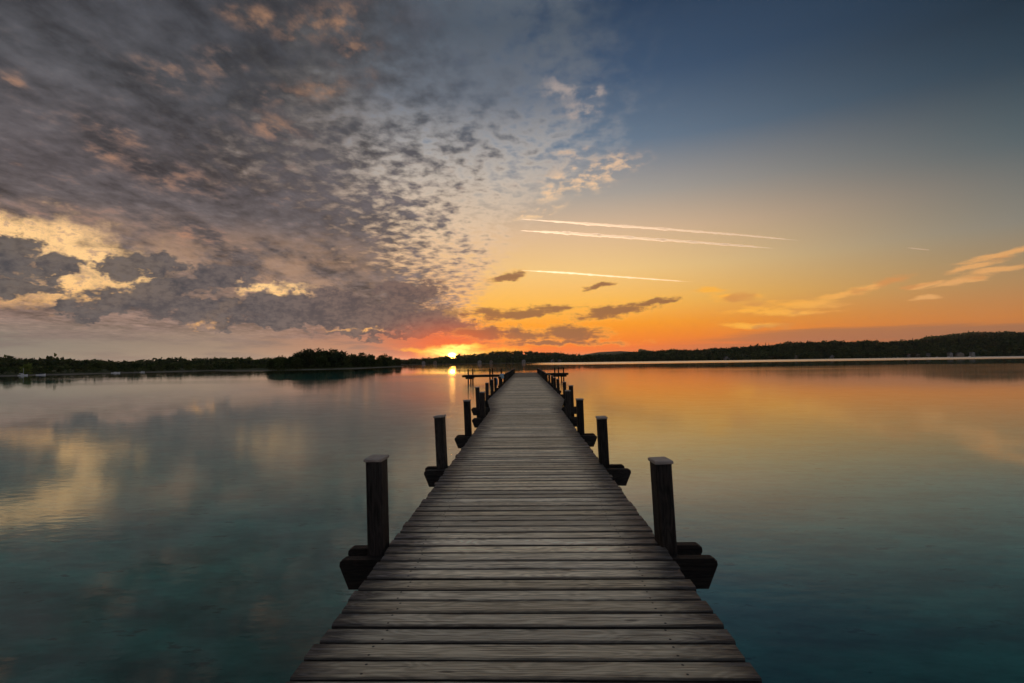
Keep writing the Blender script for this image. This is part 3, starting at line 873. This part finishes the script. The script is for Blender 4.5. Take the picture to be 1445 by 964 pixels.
def boat(label, x, y, L, rot, mast=0.0, cover=None, group=None):
    t = thing('sailboat' if mast else 'boat', label, 'boat', (x, y, 0), rot, group)
    m = MB(); R = []
    for s_, wd, sh in ((-.5, .13, .0), (-.42, .15, .0), (-.1, .17, 0), (.2, .14, .02), (.4, .07, .05), (.5, .008, .09)):
        fb = L * (.10 + sh)
        R.append([(s_ * L, -wd * L, fb), (s_ * L, -wd * L * .8, -.05), (s_ * L, 0, -.12 * min(L, 4) + .2), (s_ * L, wd * L * .8, -.05), (s_ * L, wd * L, fb), (s_ * L, wd * L * .8, fb - .08), (s_ * L, -wd * L * .8, fb - .08)])
    m.loft(R).build('hull', M_HULL, t)
    MB().loft([[(-.2 * L, -.1 * L, L * .09), (-.2 * L, .1 * L, L * .09), (-.2 * L, .08 * L, L * .17), (-.2 * L, -.08 * L, L * .17)],
               [(.2 * L, -.07 * L, L * .1), (.2 * L, .07 * L, L * .1), (.1 * L, .05 * L, L * .16), (.1 * L, -.05 * L, L * .16)]]).build('cabin', cover or M_HULL, t)
    if mast:
        MB().tube([(.05 * L, 0, L * .1), (.05 * L, 0, mast)], .05, 6).build('mast', M_SPAR, t)
        MB().tube([(.05 * L, 0, L * .26), (-.4 * L, 0, L * .25)], .09, 6).build('boom', cover or M_HULL, t)
    return t


boat('small white sailboat with bare mast moored beside the blue covered boat', -172.5, 171, 2.6, .4, 2.6)
boat('dark blue covered boat lying by the pale willow', -170.5, 175.5, 2.8, .2, 0, M_BLUEC)
boat('white rowing boat off the thicket, nearer the pale willow of two', -169.5, 207, 3.0, .5)
boat('white rowing boat off the thicket, farther from the pale willow of two', -169, 221, 2.6, -.3)
for x, lab, ms, cv in [(716, 'white sailboat with tall mast moored farthest from the three houses', 8, None), (747, 'white sailboat with shorter mast moored next to the taller masted one', 7, None), (776, 'low white motorboat before the close row of three houses', 0, None),
                       (862, 'boat with orange cover moored below the gabled white house', 0, M_ORNGC), (888, 'white motorboat at the tall narrow white house', 0, None), (935, 'white yacht with tall mast below the tallest shore house', 10, None)]:
    boat(lab, x, 1086 + (x - 716) * .09, 7.0, .3, ms, cv)

# ------------------------------------------------------------------ contrails, high and far to the west
def contrail(label, pts, r0, r1, dens, alt):
    m_, g, out = material('contrail_ice')
    pv = g.new('ShaderNodeVolumePrincipled')
    pv.inputs['Color'].default_value = rgb(.98, .98, .98)
    pv.inputs['Density'].default_value = dens * .022
    pv.inputs['Anisotropy'].default_value = .6
    g.l.new(pv.outputs[0], out.inputs['Volume'])
    P = [Vector((p[0], p[1], 9000.0)) * (alt / 9000.0) for p in pts]
    pl, rr = [], []
    N = 120
    for k in range(N + 1):
        u = k / N * (len(P) - 1); i = min(int(u), len(P) - 2); f = u - i
        p = P[i].lerp(P[i + 1], f)
        t_ = k / N
        w = (r0 * (1 - t_) + r1 * t_) * (0.9 + .2 * rnd.random()) * min(1, 3 * t_ + .15) * (1 + .25 * math.sin(k * .7) * math.sin(k * .23 + 1)) * min(1, (1 - t_) * 7 + .12)
        pl.append(tuple(p - P[0] + Vector((0, 0, (rnd.random() - .5) * w * .35)))); rr.append(w)
    o = MB().tube(pl, rr, 7).build('contrail', m_, smooth=True)
    o.location = P[0]
    return tag(o, label, 'contrail')


contrail('upper and longer of two parallel pale contrails', [(-199, 31846), (4202, 33352), (10287, 35287), (15989, 37348), (21040, 39416)], 42, 18, .85, 3300.0)
contrail('lower and brighter of two parallel pale contrails', [(-228, 34709), (2993, 35652), (8344, 37547), (14243, 39635), (20366, 42042)], 46, 26, .95, 3000.0)
contrail('single pale contrail below the parallel pair', [(-386, 49866), (4271, 51765), (10623, 55079), (19472, 59535)], 36, 20, .65, 2700.0)
contrail('short faint contrail alone in the clear blue-grey sky', [(31521, 42790), (34396, 43991)], 18, 14, .45, 3100.0)

# ------------------------------------------------------------------ the jetty
CX, DECK = -0.03, 0.90
PITCH = 0.141
jetty = thing('jetty', 'long weathered plank jetty on dark square posts running out over the lake', 'jetty', (CX, 0, 0))


def half_width(y):
    if y < 14.0: return .97
    if y < 17.7: return .97 + .35 * (y - 14.0) / 3.7
    return 1.32


def plank_mb(hw, w=.120, t=.05, seg=3, seed=0):
    q = random.Random(seed)
    c = .007; R = []
    for k in range(seg + 1):
        x = -hw + 2 * hw * k / seg
        a = w / 2 + q.uniform(-.003, .003); b = w / 2 + q.uniform(-.003, .003); z = q.uniform(-.0015, .0015)
        R.append([(x, -a, -t), (x, b, -t), (x, b, z - c), (x, b - c, z), (x, -a + c, z), (x, -a, z - c)])
    return MB().loft(R)


NVAR = 10
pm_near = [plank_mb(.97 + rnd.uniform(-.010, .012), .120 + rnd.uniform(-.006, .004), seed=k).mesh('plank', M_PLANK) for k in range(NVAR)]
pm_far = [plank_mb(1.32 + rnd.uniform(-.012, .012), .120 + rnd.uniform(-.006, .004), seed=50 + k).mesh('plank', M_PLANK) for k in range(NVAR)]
n_parts, rest = 0, MB()
y = -3.0
while y < 63.8:
    hw = half_width(y)
    z = DECK + rnd.uniform(-.003, .003)
    xo = rnd.uniform(-.009, .009)
    yaw = rad(rnd.gauss(0, .12))
    if y > .75 and n_parts < 300:
        if hw < .98: me = rnd.choice(pm_near)
        elif hw > 1.31: me = rnd.choice(pm_far)
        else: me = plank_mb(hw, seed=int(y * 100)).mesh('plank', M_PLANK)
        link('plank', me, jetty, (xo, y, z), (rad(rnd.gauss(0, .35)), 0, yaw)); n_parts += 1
    else:
        p = plank_mb(hw, seed=int(y * 100) + 900)
        rest.add([(v[0] + xo - v[1] * yaw, v[1] + y + v[0] * yaw, v[2] + z) for v in p.v], p.f)
    y += PITCH + rnd.uniform(-.0015, .0015)
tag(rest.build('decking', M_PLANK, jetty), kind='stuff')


def post_mesh(h, w=.116, dp=1.36):
    a = w / 2; c = .012; R = []
    for z in (-1.9, -.2, h * .5, h):
        k = a * (1 + (.03 if z < 0 else 0))
        R.append([(px_, py_ * dp, z) for px_, py_ in ((-k + c, -k), (k - c, -k), (k, -k + c), (k, k - c), (k - c, k), (-k + c, k), (-k, k - c), (-k, -k + c))])
    return MB().loft(R).mesh('post', M_POST)


def cap_mesh(w=.128, h=.024):
    a = w / 2; R = []
    for z, k in ((0, a - .002), (.006, a), (h - .006, a), (h, a - .006)):
        R.append([(-k, -k * 1.36, z), (k, -k * 1.36, z), (k, k * 1.36, z), (-k, k * 1.36, z)])
    return MB().loft(R).mesh('cap', M_CAP)


def beam_mesh(L, hgt=.205, th=.07):
    prof = [(-L + .065, -hgt), (L - .065, -hgt), (L, -.045), (L - .004, -.018), (L - .03, 0), (-L + .03, 0), (-L + .004, -.018), (-L, -.045)]
    b = th / 2; c = .008
    R = [[(px_ * k, yy, pz * k2) for px_, pz in prof] for yy, k, k2 in ((-b, .996, .97), (-b + c, 1, 1), (b - c, 1, 1), (b, .996, .97))]
    return MB().loft(R).mesh('beam', M_BEAM)


PM = [post_mesh(1.47 + .012 * k) for k in range(4)]
CM = cap_mesh()
BM_N, BM_F = beam_mesh(1.30), beam_mesh(1.64)
JM = None
prev = -3.0
for i in range(21):
    yp = 3.72 + 2.91 * i
    off = 1.037 if i < 4 else 1.388
    far_low = -.05 * min(1, i / 12)
    for s_ in (-1, 1):
        me = PM[rnd.randrange(4)]
        lean = rad(rnd.gauss(-1.0, .8)) if i else rad(-1.0 if s_ < 0 else -2.2)
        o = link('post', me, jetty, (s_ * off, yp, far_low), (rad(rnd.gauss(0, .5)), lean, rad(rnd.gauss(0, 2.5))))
        hz = max(v.co.z for v in me.vertices)
        link('cap', CM, o, (0, 0, hz + .001), (0, rad(rnd.gauss(0, .8)), 0))
    for s_ in (-1, 1):
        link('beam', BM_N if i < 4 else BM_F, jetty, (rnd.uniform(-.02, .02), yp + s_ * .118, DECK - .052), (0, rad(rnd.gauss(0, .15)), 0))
    a, b = prev, yp - .155
    for xs in (-.7, 0, .7):
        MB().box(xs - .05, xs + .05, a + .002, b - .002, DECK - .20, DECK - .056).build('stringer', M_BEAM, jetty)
    prev = yp + .155
for xs in (-.7, 0, .7):
    MB().box(xs - .05, xs + .05, prev + .002, 63.7, DECK - .20, DECK - .056).build('stringer', M_BEAM, jetty)
MB().tube([(-1.40, 50.5, 1.02), (-1.40, 56, 1.22), (-1.40, 61.8, 1.50)], .022, 6).build('handrail', M_POST, jetty)

# bundles hung on the posts
M_BLUE = plain('blue_fender', (.02, .17, .36), .45, .4, .15, 40)
M_PALEB = plain('pale_blue_cloth', (.30, .42, .50), .8, .2, .2, 40)
fe = thing('mooring_fender', 'small blue fender hanging on a jetty post', 'fender', (CX - 1.402 - .17, 27.0, 1.02))
MB().loft([[(math.cos(q) * r_, math.sin(q) * r_, z_) for q in [k * math.pi / 5 for k in range(10)]] for z_, r_ in ((-.05, .03), (.0, .075), (.06, .09), (.26, .09), (.33, .07), (.38, .025))]).build('body', M_BLUE, fe, True)
MB().tube([(0, 0, .37), (.02, 0, .42), (.09, 0, .44)], .012, 6).build('rope', M_ROPE, fe)
cl = MB()
for a0 in (0,):
    R = []
    for z_ in (0.04, -.06, -.16, -.24):
        R.append([(math.cos(q) * (.115 + .015 * math.sin(3 * q + z_ * 30)), math.sin(q) * (.115 + .015 * math.cos(4 * q)), z_) for q in [k * math.pi / 6 for k in range(12)]])
    cl.loft(R)
o = cl.build('tarpaulin_cover', M_PALEB, None, True); o.location = (CX - 1.402, 29.91, 1.50)
tag(o, 'pale blue cover pulled over the top of a jetty post', 'cover')


# side platforms near the outer end
def platform(label, x0, x1, y0, y1, posts, top):
    t = thing('side_platform', label, 'platform', ((x0 + x1) / 2, (y0 + y1) / 2, 0))
    cx, cy = (x0 + x1) / 2, (y0 + y1) / 2
    n = max(3, int((x1 - x0) / .28)); w = (x1 - x0) / n
    for k in range(n):
        xa = x0 + k * w
        MB().box(xa + .008 - cx, xa + w - .008 - cx, y0 - cy, y1 - cy, top - .06, top).build('plank', M_BEAM, t)
    for yy in (y0 + .15, y1 - .15):
        MB().box(x0 + .02 - cx, x1 - .02 - cx, yy - .06 - cy, yy + .06 - cy, top - .22, top - .064).build('beam', M_BEAM, t)
    for (px_, py_, h) in posts:
        o = MB().tube([(px_ - cx, py_ - cy, -1.8), (px_ - cx, py_ - cy, h)], .075, 10).build('post', M_POST, t)
    xs = sorted(set(round(p[0]) for p in posts))
    for px_ in (posts[0][0], posts[-1][0]):
        MB().box(px_ - .3 - cx, px_ + .4 - cx, y0 - .1 - cy, y1 + .1 - cy, top - .40, top - .23).build('crossbeam', M_BEAM, t)
    return t


platform('narrow side platform on tall thin posts over the sun reflection', -6.85, CX - 1.50, 54.2, 56.7,
         [(-6.15, 54.1, 1.50), (-5.95, 56.8, 1.52), (-6.0, 55.2, .75), (-5.85, 55.9, .75), (-3.85, 54.1, 1.55), (-3.75, 56.8, 1.55), (-2.70, 55.4, 1.52)], .88)
platform('short side platform with three posts on the orange water side', CX + 1.50, 4.8, 58.3, 60.6,
         [(3.22, 58.2, 1.5), (3.80, 60.7, 1.5), (4.22, 58.2, 1.5), (4.15, 60.7, .8)], .88)

# ------------------------------------------------------------------ evening haze over the lake
hm, hg, hout = material('haze')
pv = hg.new('ShaderNodeVolumePrincipled')
pv.inputs['Color'].default_value = rgb(.95, .90, .86)
pv.inputs['Density'].default_value = .00003
pv.inputs['Anisotropy'].default_value = .45
hg.l.new(pv.outputs[0], hout.inputs['Volume'])
tag(MB().box(-9200, 9200, -2600, 9200, -30.0, 95.0).build('haze', hm), 'thin evening haze lying over the lake', 'haze', kind='stuff')
